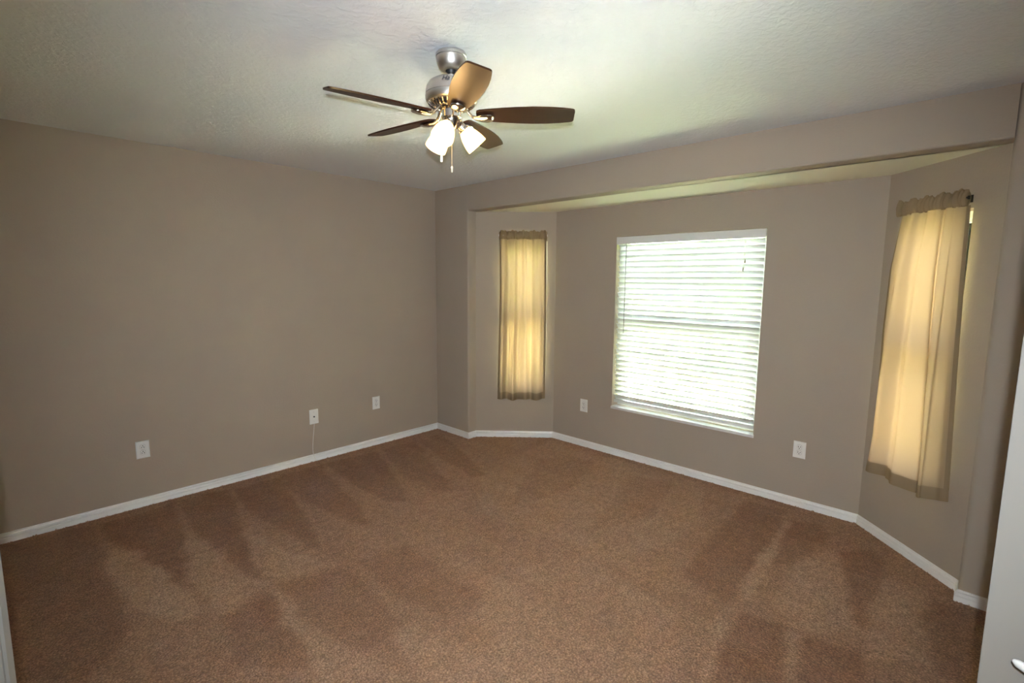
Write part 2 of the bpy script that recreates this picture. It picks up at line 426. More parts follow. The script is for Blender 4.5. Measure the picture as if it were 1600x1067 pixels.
# ------------------------------------------------------------------ ceiling and walls
struct(MB().box((-5.7, -6.7, H), (0.14, 0.14, H + 0.15)).build('ceiling', M['ceiling']))
struct(MB().box((XB - 0.12, 0, -0.05), (0.14, 0.12, H)).build('wall_left', M['wall']))
struct(MB().box((XB - 0.12, DG - XB - 0.1, -0.05), (XB, 0.0, H)).build('wall_rear', M['wall']))
struct(MB().box((DG - YB - 0.1, YB - 0.12, -0.05), (0.14, YB, H)).build('wall_entry', M['wall']))
# wall with the bay opening: two piers and a header, with rounded corners
R_ = 0.018
pl = [(0, 0.0), (0.14, 0.0), (0.14, Y1)] + arc(R_, Y1 + R_, R_, -PI / 2, -PI, 6)
pr = [(0, YB - 0.1)] + arc(R_, Y2 - R_, R_, PI, PI / 2, 6) + [(0.14, Y2), (0.14, YB - 0.1)]
b = MB(); b.prism(pl, -0.05, H); b.prism(pr, -0.05, H)
prof = [(0.0, H), (0.0, HH + 0.012)] + arc(0.012, HH + 0.012, 0.012, PI, 1.5 * PI, 5) + [(0.13, HH), (0.13, H)]
mx = Matrix(((1, 0, 0, 0), (0, 0, 1, 0), (0, 1, 0, 0), (0, 0, 0, 1)))   # profile (x, z) swept along y
b.prism(prof, Y2, Y1, mx)
struct(b.build('wall_right', M['wall'], smooth=True, sharp=40))
# bay soffit
struct(MB().prism([(0.11, Y1 + 0.05), (0.11, Y2 - 0.05), (D + 0.18, I2 - 0.08), (D + 0.18, I1 + 0.08)], HH, HH + 0.12).build('ceiling_bay', M['soffit']))

def frame2(a, c, inward):
    """local frame on a wall: x along, y into the room, z up"""
    a, c = Vector((*a, 0)), Vector((*c, 0))
    t = (c - a); Ln = t.length; t.normalize()
    n = Vector((inward[0], inward[1], 0)).normalized()
    m = Matrix((( t.x, n.x, 0, a.x), (t.y, n.y, 0, a.y), (0, 0, 1, 0), (0, 0, 0, 1)))
    return m, Ln
FL, LL = frame2((JD, Y1), (D, I1), (-0.74422, -0.66793))
FR, LR = frame2((JD, Y2), (D, I2), (-0.70170, 0.71246))
FC, LC = frame2((D, I1), (D, I2), (-1, 0))

def holed_wall(name, mx, Ln, s0, s1, z0, z1, e0=0.05, e1=0.05, th=0.17):
    b = MB()
    b.box((-e0, -th, -0.05), (s0, 0, HH + 0.1), mx); b.box((s1, -th, -0.05), (Ln + e1, 0, HH + 0.1), mx)
    b.box((s0, -th, -0.05), (s1, 0, z0), mx); b.box((s0, -th, z1), (s1, 0, HH + 0.1), mx)
    return struct(b.build(name, M['wall']))
WL = (0.245, 0.687, 0.475, 1.94)
WR = (0.160, 0.565, 0.475, 1.94)
WC = (0.668, 1.876, 0.447, 1.943)
holed_wall('wall_bay_left', FL, LL, *WL)
holed_wall('wall_bay_right', FR, LR, *WR)
holed_wall('wall_bay_center', FC, LC, *WC)

# cut-corner entrance behind the camera, with a double door, and the dim hall beyond it
u = Vector((0.70711, -0.70711, 0)); nin = Vector((0.70711, 0.70711, 0))
A0 = nin * (DG * 0.70711)                       # foot of the wall line at u = 0
FD = Matrix(((u.x, nin.x, 0, A0.x), (u.y, nin.y, 0, A0.y), (0, 0, 1, 0), (0, 0, 0, 1)))
uL = (XB - A0.x) / 0.70711; uR = (DG - YB - A0.x) / 0.70711
b = MB()
b.box((uL - 0.1, -0.11, -0.05), (-0.02, 0, H), FD); b.box((1.66, -0.11, -0.05), (uR + 0.1, 0, H), FD); b.box((-0.02, -0.11, 2.06), (1.66, 0, H), FD)
struct(b.build('wall_entrance', M['wall']))
b = MB()
b.box((-0.6, -1.5, -0.05), (-0.5, -0.11, H), FD); b.box((2.2, -1.5, -0.05), (2.3, -0.11, H), FD); b.box((-0.6, -1.6, -0.05), (2.3, -1.5, H), FD)
struct(b.build('wall_hall', M['hall']))

# ------------------------------------------------------------------ baseboards
BP = [(0, 0), (0.0125, 0), (0.0125, 0.030), (0.0105, 0.033), (0.0105, 0.037), (0.0125, 0.040), (0.0115, 0.050), (0.007, 0.054), (0.006, 0.058), (0.0045, 0.0634), (0, 0.0634)]
path = [(XB, DG - XB), (XB, 0), (0, 0), (0, Y1), (JD, Y1), (D, I1), (D, I2), (JD, Y2), (0, Y2), (0, YB), (DG - YB, YB)]
bn = ['baseboard_rear', 'baseboard_left', 'baseboard_pier_left', 'baseboard_jamb_left', 'baseboard_bay_left', 'baseboard_bay_center', 'baseboard_bay_right', 'baseboard_jamb_right', 'baseboard_pier_right', 'baseboard_entry']
pv = [Vector(p) for p in path]
def seg_n(i):
    t = (pv[i + 1] - pv[i]).normalized(); return t, Vector((t.y, -t.x))
def off(i, o):
    """point i of the path moved o into the room, mitred"""
    if i == 0: return pv[0] + seg_n(0)[1] * o
    if i == len(pv) - 1: return pv[-1] + seg_n(i - 1)[1] * o
    n0, n1 = seg_n(i - 1)[1], seg_n(i)[1]
    m = (n0 + n1).normalized()
    return pv[i] + m * (o / max(0.3, m.dot(n0)))
for i, nm in enumerate(bn):
    b = MB(); bm = b.bm
    ra = [bm.verts.new((*off(i, o - 0.0005), z - 0.002)) for o, z in BP]; rb = [bm.verts.new((*off(i + 1, o - 0.0005), z - 0.002)) for o, z in BP]
    for k in range(len(BP)):
        k2 = (k + 1) % len(BP); bm.faces.new((ra[k], ra[k2], rb[k2], rb[k]))
    bm.faces.new(ra[::-1]); bm.faces.new(rb)
    struct(b.build(nm, M['trim']))

# fringe of carpet pile along the baseboards
def fringe():
    rnd = random.Random(11); b = MB(); bm = b.bm
    for i in range(len(pv) - 1):
        a, c = off(i, 0.0135), off(i + 1, 0.0135); t, nn = seg_n(i); Ln = (c - a).length
        clump = 0.0
        for k in range(int(Ln / 0.0016)):
            d_ = rnd.random() * Ln; o_ = rnd.uniform(0.0, 0.016)
            hgt = rnd.uniform(0.003, 0.010) * (0.6 + 0.5 * math.sin(d_ * 37 + i) * math.sin(d_ * 91))
            p = a + t * d_ + nn * o_
            w_ = rnd.uniform(0.0012, 0.0026); an = rnd.uniform(-0.9, 0.9)
            e = Vector((t.x * math.cos(an) + nn.x * math.sin(an), t.y * math.cos(an) + nn.y * math.sin(an)))
            ln_ = Vector((rnd.uniform(-.004, .004), rnd.uniform(-.004, .004)))
            tip = p + ln_ + nn * 0.002
            v = [bm.verts.new((p.x - e.x * w_, p.y - e.y * w_, -0.001)), bm.verts.new((p.x + e.x * w_, p.y + e.y * w_, -0.001)), bm.verts.new((tip.x + e.x * w_ * .5, tip.y + e.y * w_ * .5, max(0.002, hgt))), bm.verts.new((tip.x - e.x * w_ * .5, tip.y - e.y * w_ * .5, max(0.002, hgt)))]
            bm.faces.new(v)
    me = bpy.data.meshes.new('carpet_pile'); bm.to_mesh(me); bm.free(); me.materials.append(M['pile'])
    o = bpy.data.objects.new('carpet_pile', me); COL.objects.link(o)
    o['kind'] = 'stuff'; o['label'] = 'ragged brown carpet pile along the foot of the white baseboards'; o['category'] = 'carpet pile'
fringe()

# ------------------------------------------------------------------ windows
def window(name, mx, s0, s1, z0, z1, cols, rows_half, sill=False):
    yo = -0.130                                  # frame plane, towards outside
    b = MB(); fw = 0.035
    b.box((s0, yo - 0.03, z0), (s0 + fw, yo + 0.03, z1), mx); b.box((s1 - fw, yo - 0.03, z0), (s1, yo + 0.03, z1), mx)
    b.box((s0 + fw, yo - 0.03, z0), (s1 - fw, yo + 0.03, z0 + fw), mx); b.box((s0 + fw, yo - 0.03, z1 - fw), (s1 - fw, yo + 0.03, z1), mx)
    root = struct(b.build(name, M['vinyl']))
    zm = (z0 + z1) / 2
    b = MB(); b.box((s0 + fw, yo - 0.02, zm - 0.022), (s1 - fw, yo + 0.025, zm + 0.022), mx); b.build('meeting_rail', M['vinyl'], root)
    for za, zb, nm in ((z0 + fw, zm - 0.022, 'lower_sash'), (zm + 0.022, z1 - fw, 'upper_sash')):
        b = MB(); q = 0.022
        b.box((s0 + fw, yo - 0.015, za), (s0 + fw + q, yo + 0.015, zb), mx); b.box((s1 - fw - q, yo - 0.015, za), (s1 - fw, yo + 0.015, zb), mx)
        b.box((s0 + fw + q, yo - 0.015, za), (s1 - fw - q, yo + 0.015, za + q), mx); b.box((s0 + fw + q, yo - 0.015, zb - q), (s1 - fw - q, yo + 0.015, zb), mx)
        for c in range(1, cols):
            sc = s0 + fw + (s1 - s0 - 2 * fw) * c / cols; b.box((sc - 0.008, yo - 0.006, za + q), (sc + 0.008, yo + 0.006, zb - q), mx)
        for c in range(1, rows_half):
            zc = za + (zb - za) * c / rows_half; b.box((s0 + fw + q, yo - 0.0055, zc - 0.008), (s1 - fw - q, yo + 0.0055, zc + 0.008), mx)
        b.build(nm, M['vinyl'], root)
    b = MB(); b.box((s0 + fw, yo - 0.002, z0 + fw), (s1 - fw, yo + 0.002, z1 - fw), mx); b.build('pane', M['glass'], root)
    if sill:
        b = MB(); b.box((s0 - 0.004, -0.055, z0 - 0.022), (s1 + 0.004, 0.012, z0 + 0.001), mx)
        so_ = b.build('window_sill', M['marble'], root, bevel=0.003)
    return root
window('window_1', FC, *WC, 3, 2, sill=True)
window('window_2', FL, *WL, 1, 1)
window('window_3', FR, *WR, 1, 1)

# ------------------------------------------------------------------ horizontal blind in the middle window
def make_blind():
    s0, s1 = WC[0] + 0.006, WC[1] - 0.006
    root = thing('window_blind', 'white horizontal slat blind glowing with daylight in the middle bay window', 'blind', FC @ Vector(((s0 + s1) / 2, -0.03, WC[2])))
    inv = Matrix.Translation(root.location).inverted() @ FC
    b = MB(); b.box((s0 - 0.004, -0.006, 1.877), (s1 + 0.002, 0.006, 1.937), inv)
    b.box((s0 - 0.004, -0.04, 1.877), (s0 + 0.002, -0.006, 1.937), inv)
    b.build('valance', M['rail'], root)
    b = MB(); b.box((s0 + 0.006, -0.052, 1.888), (s1 - 0.006, -0.010, 1.928), inv); b.build('headrail', M['rail'], root)
    zs = [1.852 - 0.0455 * k for k in range(30)]
    tilt = math.radians(-58)
    first = None
    for k, z in enumerate(zs):
        if first is None:
            b = MB(); n = 6; hw = 0.0255; L = (s1 - s0) - 0.012
            top, bot = [], []
            for j in range(n + 1):
                q = -1 + 2 * j / n
                crown = 0.003 * (1 - q * q)
                # q=+1 room edge (up), q=-1 outer edge (down)
                y = q * hw * math.cos(tilt) + crown * math.sin(tilt); zz = -q * hw * math.sin(tilt) + crown * math.cos(tilt)
                top.append((y, zz))
            th = (0.0014 * math.sin(tilt), 0.0014 * math.cos(tilt))
            pts = [(y + th[0], z_ + th[1]) for y, z_ in top] + [(y - th[0], z_ - th[1]) for y, z_ in reversed(top)]
            # x along the wall
            bm = b.bm; R3 = inv.to_3x3()
            ra = [bm.verts.new(R3 @ Vector((-L / 2, p[0], p[1]))) for p in pts]; rb = [bm.verts.new(R3 @ Vector((L / 2, p[0], p[1]))) for p in pts]
            for i in range(len(pts)): bm.faces.new((ra[i], ra[(i + 1) % len(pts)], rb[(i + 1) % len(pts)], rb[i]))
            bm.faces.new(ra[::-1]); bm.faces.new(rb)
            first = b.build('slat', M['slat'], root, smooth=True)
            o = first
        else:
            o = first.copy(); COL.objects.link(o); o.parent = root
        o.location = inv @ Vector(((s0 + s1) / 2, -0.031, z))
    b = MB(); b.box((s0 + 0.006, -0.056, 0.484), (s1 - 0.006, -0.012, 0.508), inv); b.build('bottom_rail', M['rail'], root, bevel=0.002)
    for sl in (0.838, 1.27, 1.73):
        b = MB()
        for yy in (-0.0125, -0.050):
            b.box((sl - 0.001, yy - 0.0008, 0.505), (sl + 0.001, yy + 0.0008, 1.888), inv)
        b.build('ladder_cord', M['cordm'], root)
    # tilt wand on the left, lift cords on the right
    b = MB(); P = [inv @ Vector((0.770, 0.010, 1.885)), inv @ Vector((0.770, 0.012, 1.875)), inv @ Vector((0.769, 0.012, 1.112))]
    b.tube(P, 0.003, 6); b.build('tilt_wand', M['wand'], root, smooth=True)
    for sl, ze in ((1.744, 1.713), (1.733, 1.655)):
        b = MB(); b.tube([inv @ Vector((sl, 0.010, 1.885)), inv @ Vector((sl, 0.010, ze + 0.01))], 0.0012, 6)
        c = b.build('lift_cord', M['cordm'], root)
        b = MB(); b.lathe([(0.0, 0.014), (0.0025, 0.014), (0.005, -0.004), (0.0055, -0.014), (0.0, -0.016)], 12, Matrix.Translation(inv @ Vector((sl, 0.010, ze))))
        b.build('tassel', M['tassel'], c, smooth=True)
    return root
make_blind()

# ------------------------------------------------------------------ curtains
def lerp_tab(tab, v):
    for (a, x), (b_, y) in zip(tab[:-1], tab[1:]):
        if v <= b_: 
            k = (v - a) / (b_ - a); k = max(0, min(1, k)); return x + (y - x) * k
    return tab[-1][1]

def make_curtain(name, label, rodlabel, mx, left, right, depth, zbot, ztop=1.948, zh=0.068, seed=1, flip=False, grp=None, creases=(), rmat=None):
    """left/right: tables of (z, s) for the two edges; depth(u, v): distance from wall; u 0..1 across, v 0 (top)..1 (bottom)"""
    rnd = random.Random(seed)
    smid = (lerp_tab(left, 1) + lerp_tab(right, 1)) / 2
    base = mx @ Vector((smid, 0.055, 0.40))
    root = thing(name, label, 'curtain', base, 0, grp)
    inv = Matrix.Translation(base).inverted() @ mx
    def pos(u, v, dd=0.0):
        z = ztop + (zbot(u) - ztop) * v
        s = lerp_tab(left, v) * (1 - u) + lerp_tab(right, v) * u
        for (c0, c1, wd, am) in creases:
            q = (u - (c0 + (c1 - c0) * v)) / wd
            s -= am * min(1, 0.35 + v * 2.2) * q * math.exp(-q * q) * 2.33
        return inv @ Vector((s, depth(u, v) + dd, z))
    def grid(nm, u0, u1, v0, v1, nu, nv, dd, m, back=False):
        b = MB(); bm = b.bm
        V = [[bm.verts.new(pos(u0 + (u1 - u0) * i / nu, v0 + (v1 - v0) * j / nv, dd)) for i in range(nu + 1)] for j in range(nv + 1)]
        for j in range(nv):
            for i in range(nu): bm.faces.new((V[j][i], V[j][i + 1], V[j + 1][i + 1], V[j + 1][i]))
        if back:
            W = [[bm.verts.new(pos(u0 + (u1 - u0) * i / nu, v0 + (v1 - v0) * j / nv, dd - 0.004)) for i in range(nu + 1)] for j in range(nv + 1)]
            for j in range(nv):
                for i in range(nu): bm.faces.new((W[j][i], W[j + 1][i], W[j + 1][i + 1], W[j][i + 1]))
            bot = [(V[nv][i], W[nv][i]) for i in range(nu + 1)]
            for (a, c), (d_, e) in zip(bot[:-1], bot[1:]): bm.faces.new((a, d_, e, c))
            for col in (0, nu):
                for j in range(nv): bm.faces.new((V[j][col], V[j + 1][col], W[j + 1][col], W[j][col]))
        return b.build(nm, m, root, smooth=True, sharp=80)
    vh = 0.957   # top of the bottom hem
    grid('panel', 0, 1, 0, vh, 260, 70, 0, M['curtain'])
    grid('bottom_hem', 0, 1, vh - 0.002, 1, 260, 6, 0.003, M['curtain_hem'], True)
    e = 0.035
    grid('side_hem', 0, e, 0, vh, 4, 70, 0.002, M['curtain_hem'], True)
    grid('side_hem', 1 - e * 1.2, 1, 0, vh, 4, 70, 0.002, M['curtain_hem'], True)
    # gathered rod pocket with a ruffled top edge
    b = MB(); bm = b.bm
    nu, na = 150, 14
    sl, sr = lerp_tab(left, 0), lerp_tab(right, 0)
    gath = [(rnd.random(), rnd.uniform(0.004, 0.010), rnd.uniform(-1, 1)) for _ in range(13)]
    def ruf(s, z):
        k = 0.0
        for c, wd, sg in gath:
            sc = sl + (sr - sl) * c + sg * 0.12 * (z - ztop)
            k += -0.012 * math.exp(-((s - sc) / wd) ** 2)
        k += 0.005 * math.sin(s * 120 + seed + 9 * (z - ztop)) + 0.0035 * math.sin(s * 260 + 25 * z)
        return max(k, -0.0085)
    rows = []
    for side in (1, -1):
        for j in range(na + 1):
            q = j / na
            if side == -1: q = 1 - q
            z = ztop - 0.004 + (zh + 0.014) * q
            bulge = 0.0150 * math.sin(PI * min(1, max(0, q * 1.05))) ** 0.6 if 0 < q < 0.96 else 0.003
            rows.append([(z, side * bulge)] )
    V = []
    for r in rows:
        (z, bl) = r[0]; line = []
        for i in range(nu + 1):
            s = sl - 0.004 + (sr - sl + 0.008) * i / nu
            zt = z + (0.009 * math.sin(s * 66 + seed) + 0.006 * math.sin(s * 183)) * max(0, (z - ztop - 0.03) / zh) 
            line.append(bm.verts.new(inv @ Vector((s, 0.055 + bl + (ruf(s, z) if bl > 0 else -ruf(s, z) * 0.3), zt))))
        V.append(line)
    for A, B in zip(V[:-1], V[1:]):
        for i in range(nu): bm.faces.new((A[i], A[i + 1], B[i + 1], B[i]))
    for i in range(nu): bm.faces.new((V[-1][i], V[-1][i + 1], V[0][i + 1], V[0][i]))
    b.build('rod_pocket', M['curtain_hem'], root, smooth=True, sharp=80)
    # flat white curtain rod with returns to the wall
    zc = 1.985
    rr = thing('curtain_rod', rodlabel, 'curtain rod', mx @ Vector((smid, 0.0, zc)), 0, None)
    i2 = Matrix.Translation(rr.location).inverted() @ mx
    b = MB()
    pts = [(sl - 0.006, 0.055), (sr + 0.006, 0.055)]
    b.tube([i2 @ Vector((p[0], p[1], zc)) for p in pts], 0.0045, 10); b.build('rod', rmat, rr, smooth=True)
    for s in (sl + 0.035, sr - 0.035):          # hooks screwed to the wall, hidden behind the cloth
        b = MB(); b.box((s - 0.007, 0, zc - 0.018), (s + 0.007, 0.004, zc + 0.018), i2)
        b.tube([i2 @ Vector((s, y_, z_)) for y_, z_ in ((0.003, zc - 0.004), (0.03, zc - 0.006), (0.050, zc - 0.007), (0.057, zc - 0.0055), (0.0615, zc))], 0.0022, 8)
        b.build('bracket', rmat, rr)
    for s, sg in ((sl - 0.006, -1), (sr + 0.006, 1)):
        b = MB(); b.box((s - 0.003, 0.050, zc - 0.010), (s + 0.003, 0.060, zc + 0.008), i2); b.build('end_cap', rmat, rr, bevel=0.001)
    return root

def g(x, c, w_): return math.exp(-((x - c) / w_) ** 2)
def depthL(u, v):
    a = 0.35 + 0.65 * min(1, v * 1.6)
    d = 0.066
    d += 1.7 * a * (0.016 * g(u, 0.08, 0.05) - 0.012 * g(u, 0.19, 0.06) + 0.020 * g(u, 0.30 + 0.02 * v, 0.05) - 0.010 * g(u, 0.42, 0.05) + 0.018 * g(u, 0.53 + 0.05 * v, 0.05 + 0.03 * v) - 0.014 * g(u, 0.68, 0.06) + 0.012 * g(u, 0.80 + 0.03 * v, 0.07) - 0.012 * g(u, 0.93, 0.04))
    d += (1 - v) ** 3 * 0.004 * math.sin(u * 62)
    d += 0.012 * (v ** 2) * (0.5 - u) - 0.020 * g(u, 1, 0.05) - 0.012 * g(u, 0, 0.03)
    return d
def depthR(u, v):
    # u 0 at the near (doorway) end ... 1 at the far end by the middle wall
    a = 0.4 + 0.6 * min(1, v * 1.5)
    d = 0.058
    d += 1.7 * a * (-0.012 * g(u, 0.10, 0.05) + 0.016 * g(u, 0.20 - 0.02 * v, 0.05) - 0.020 * g(u, 0.31 - 0.03 * v, 0.04) + 0.020 * g(u, 0.44 + 0.02 * v, 0.07) - 0.012 * g(u, 0.57 + 0.10 * v, 0.05) + 0.022 * g(u, 0.70 + 0.12 * v, 0.07) - 0.004 * g(u, 0.82 + 0.06 * v, 0.03))
    d += (1 - v) ** 3 * 0.004 * math.sin(u * 55 + 1)
    d += 0.035 * v * math.sin(PI * min(1, u * 1.05)) - 0.024 * g(u, 0, 0.06) - 0.030 * g(u, 1, 0.07)
    return d
make_curtain('curtain', 'tan curtain panel on the narrow bay window between room corner and white blind', 'white rod through the curtain between room corner and white blind', FL,
             [(0, 0.230), (0.3, 0.236), (1, 0.216)], [(0, 0.676), (0.5, 0.684), (1, 0.684)], depthL, lambda u_: 0.402 + 0.006 * math.sin(u_ * 14), seed=3, rmat=M['rodm'], creases=((0.24, 0.22, 0.022, 0.0075), (0.42, 0.43, 0.020, 0.006), (0.56, 0.62, 0.022, 0.007), (0.80, 0.84, 0.025, 0.006)))
make_curtain('curtain', 'wider tan curtain panel at the doorway side of the bay, past the white blind', 'dark rod through the curtain farthest from the room corner', FR,
             [(0, 0.140), (0.25, 0.128), (0.5, 0.113), (1, 0.075)], [(0, 0.570), (0.2, 0.622), (0.45, 0.632), (0.85, 0.618), (1, 0.640)], depthR, lambda u_: 0.447 - 0.022 * math.sin(PI * u_) - 0.010 * math.sin(u_ * 9), seed=8, rmat=M['bronze'], creases=((0.14, 0.17, 0.022, 0.007), (0.33, 0.29, 0.022, 0.009), (0.50, 0.62, 0.022, 0.008), (0.72, 0.86, 0.024, 0.010)))

# ------------------------------------------------------------------ wall outlets and the cable plate
def make_outlet(mx, s, z, label, wd=0.077, ht=0.121, ground_up=False):
    base = mx @ Vector((s, 0, z))
    rz = math.atan2(mx[1][0], mx[0][0])
    root = thing('wall_outlet', label, 'outlet', base, 0, 'duplex outlets low on the walls')
    T = Matrix.Translation(base).inverted() @ mx @ Matrix.Translation(Vector((s, 0, z)))
    if ground_up: T = T @ Matrix.Rotation(PI, 4, 'Y')
    b = MB(); hw, hh = wd / 2, ht / 2
    bm = b.bm
    lo = [bm.verts.new(T @ Vector(p)) for p in ((-hw, 0, -hh), (hw, 0, -hh), (hw, 0, hh), (-hw, 0, hh))]
    md = [bm.verts.new(T @ Vector(p)) for p in ((-hw, .003, -hh), (hw, .003, -hh), (hw, .003, hh), (-hw, .003, hh))]
    k = .004
    hi = [bm.verts.new(T @ Vector(p)) for p in ((-hw + k, .006, -hh + k), (hw - k, .006, -hh + k), (hw - k, .006, hh - k), (-hw + k, .006, hh - k))]
    bm.faces.new(lo); bm.faces.new(hi)
    for A, B in ((lo, md), (md, hi)):
        for i in range(4): bm.faces.new((A[i], A[(i + 1) % 4], B[(i + 1) % 4], B[i]))
    b.build('cover_plate', M['plate'], root)
    for zz in (0.0195, -0.0195):
        pts = arc(0, 0, 0.0172, math.radians(35), math.radians(145), 8) + arc(0, 0, 0.0172, math.radians(215), math.radians(325), 8)
        rot = T @ Matrix.Translation(Vector((0, 0, zz))) @ Matrix(((1, 0, 0, 0), (0, 0, 1, 0), (0, 1, 0, 0), (0, 0, 0, 1)))
        b = MB(); b.prism(pts, 0.004, 0.0082, rot); rec = b.build('receptacle', M['plate'], root)
        b = MB(); b.prism([(x * 1.07, y * 1.07) for x, y in pts], 0.0045, 0.0064, rot); b.build('gap_shadow', M['gap_shadow'], rec)  # grey ring stands in for the shadow around the receptacle
        for x, w_, h_ in ((-0.0065, 0.0016, 0.0050), (0.0065, 0.0016, 0.0042)):
            b = MB(); b.box((x - w_, 0.0075, zz + 0.003 - h_), (x + w_, 0.0086, zz + 0.003 + h_), T); b.build('slot', M['slot'], rec)
        b = MB(); b.lathe([(0, 0.0075), (0.0032, 0.0075), (0.0032, 0.0087), (0, 0.0087)], 10, T @ Matrix.Translation(Vector((0, 0, zz - 0.008))) @ Matrix.Rotation(-PI / 2, 4, 'X'))
        b.build('slot', M['slot'], rec)
    b = MB(); b.lathe([(0, 0.006), (0.003, 0.006), (0.0025, 0.0074), (0, 0.0076)], 12, T @ Matrix.Rotation(-PI / 2, 4, 'X'))
    b.build('screw', M['screw'], root)
    return root
FA, LA = frame2((-3.72, 0), (0, 0), (0, -1))
make_outlet(FA, 3.72 - 2.533, 0.399, 'white duplex outlet on the long left wall, far from the room corner', ground_up=True)
make_outlet(FA, 3.72 - 0.728, 0.406, 'white duplex outlet on the long left wall, next to the room corner')
make_outlet(FC, I1 + 1.433, 0.395, 'white duplex outlet between the tan curtain and left side of the blind', 0.080, 0.119)
make_outlet(FC, I1 + 3.249, 0.409, 'white duplex outlet below right of the blind in the bay', 0.077, 0.118)

def make_jack():
    s, z = 3.72 - 1.333, 0.391
    base = FA @ Vector((s, 0, z))
    root = thing('cable_plate', 'white single-jack cable plate on left wall above the thin white cable', 'wall plate', base)
    T = Matrix.Translation(base).inverted() @ FA @ Matrix.Translation(Vector((s, 0, z)))
    b = MB(); b.box((-0.039, 0, -0.063), (0.039, 0.006, 0.063), T); b.build('cover_plate', M['plate'], root, bevel=0.0022)
    b = MB(); b.lathe([(0, 0.006), (0.0065, 0.006), (0.0065, 0.009), (0.0048, 0.009), (0.0048, 0.014), (0.003, 0.014), (0.003, 0.0095), (0, 0.0095)], 12, T @ Matrix.Rotation(-PI / 2, 4, 'X')); b.build('jack', M['slot'], root, smooth=True)
    for zz in (0.042, -0.042):
        b = MB(); b.lathe([(0, 0.006), (0.003, 0.006), (0.0025, 0.0074), (0, 0.0076)], 12, T @ Matrix.Translation(Vector((0, 0, zz))) @ Matrix.Rotation(-PI / 2, 4, 'X')); b.build('screw', M['screw'], root)
    # cable
    pts = [(-1.330, -0.004, 0.335), (-1.334, -0.006, 0.326), (-1.341, -0.008, 0.27), (-1.350, -0.008, 0.20), (-1.356, -0.008, 0.13), (-1.3575, -0.012, 0.085), (-1.355, -0.0155, 0.062), (-1.351, -0.0165, 0.045), (-1.342, -0.0170, 0.020), (-1.330, -0.0190, 0.003), (-1.322, -0.022, -0.002)]
    # smooth (Catmull-Rom)
    P = [Vector(p) for p in pts]; out = []
    for i in range(len(P) - 1):
        p0, p1, p2, p3 = P[max(i - 1, 0)], P[i], P[i + 1], P[min(i + 2, len(P) - 1)]
        for k in range(5):
            t = k / 5; out.append(0.5 * ((2 * p1) + (p2 - p0) * t + (2 * p0 - 5 * p1 + 4 * p2 - p3) * t * t + (3 * p1 - p0 - 3 * p2 + p3) * t ** 3))
    out.append(P[-1])
    b = MB(); b.tube(out, 0.0026, 8, up=Vector((0, 1, 0)))
    o = b.build('cable', M['cable'], None, smooth=True)
    o['label'] = 'thin white cable hanging from the wall plate down to the carpet'; o['category'] = 'cable'
make_jack()

# ------------------------------------------------------------------ ceiling fan
FX, FY, FZ = -1.868, -2.495, 2.21            # axis and blade height
fan = thing('ceiling_fan', 'nickel ceiling fan with five dark wood blades and three lit lamp shades', 'ceiling fan', (FX, FY, H))
def Z(z): return z - H
b = MB(); b.lathe([(0.0, Z(2.4395)), (0.056, Z(2.4395)), (0.060, Z(2.434)), (0.060, Z(2.424)), (0.0575, Z(2.4225)), (0.0575, Z(2.4205)), (0.0590, Z(2.419)), (0.056, Z(2.402)), (0.050, Z(2.388)), (0.041, Z(2.378)), (0.030, Z(2.3735)), (0.024, Z(2.3735)), (0.024, Z(2.384)), (0.0, Z(2.384))], 48)
b.build('canopy', M['nickel'], fan, smooth=True, sharp=30)
b = MB(); b.lathe([(0, Z(2.392)), (0.012, Z(2.390)), (0.0195, Z(2.382)), (0.020, Z(2.374)), (0.014, Z(2.364)), (0, Z(2.362))], 24); b.build('hanger_ball', M['black'], fan, smooth=True)
b = MB(); b.lathe([(0, Z(2.375)), (0.0085, Z(2.375)), (0.0085, Z(2.335)), (0.0, Z(2.335))], 20); b.build('downrod', M['nickel'], fan, smooth=True)
b = MB(); b.lathe([(0, Z(2.352)), (0.014, Z(2.352)), (0.015, Z(2.346)), (0.014, Z(2.338)), (0.0, Z(2.338))], 24); b.build('rod_collar', M['black'], fan, smooth=True)
b = MB(); b.lathe([(0, Z(2.343)), (0.022, Z(2.3435)), (0.050, Z(2.3415)), (0.073, Z(2.336)), (0.089, Z(2.326)), (0.0965, Z(2.312)), (0.0990, Z(2.300)), (0.1005, Z(2.2845)), (0.0985, Z(2.2830)), (0.0985, Z(2.2810)), (0.1015, Z(2.2795)), (0.1015, Z(2.268)), (0.098, Z(2.258)), (0.092, Z(2.2535)), (0.06, Z(2.2535)), (0, Z(2.2535))], 64)
b.build('motor_housing', M['nickel'], fan, smooth=True, sharp=30)
# vented underside
b = MB(); b.lathe([(0.050, Z(2.236)), (0.054, Z(2.233)), (0.058, Z(2.236)), (0.058, Z(2.239)), (0.050, Z(2.239))], 48, close=True)
for k in range(30):
    R = Matrix.Rotation(2 * PI * k / 30, 4, 'Z')
    pts = [R @ Vector((0.055, 0, Z(2.2365))), R @ Vector((0.068, 0, Z(2.2375))), R @ Vector((0.081, 0.004, Z(2.243))), R @ Vector((0.090, 0.006, Z(2.252)))]
    b.tube(pts, 0.0028, 6)
b.build('vent_ribs', M['polished'], fan, smooth=True)
b = MB(); b.lathe([(0, Z(2.2535)), (0.075, Z(2.2535)), (0.05, Z(2.240)), (0, Z(2.240))], 40); b.build('motor', M['black'], fan, smooth=True)
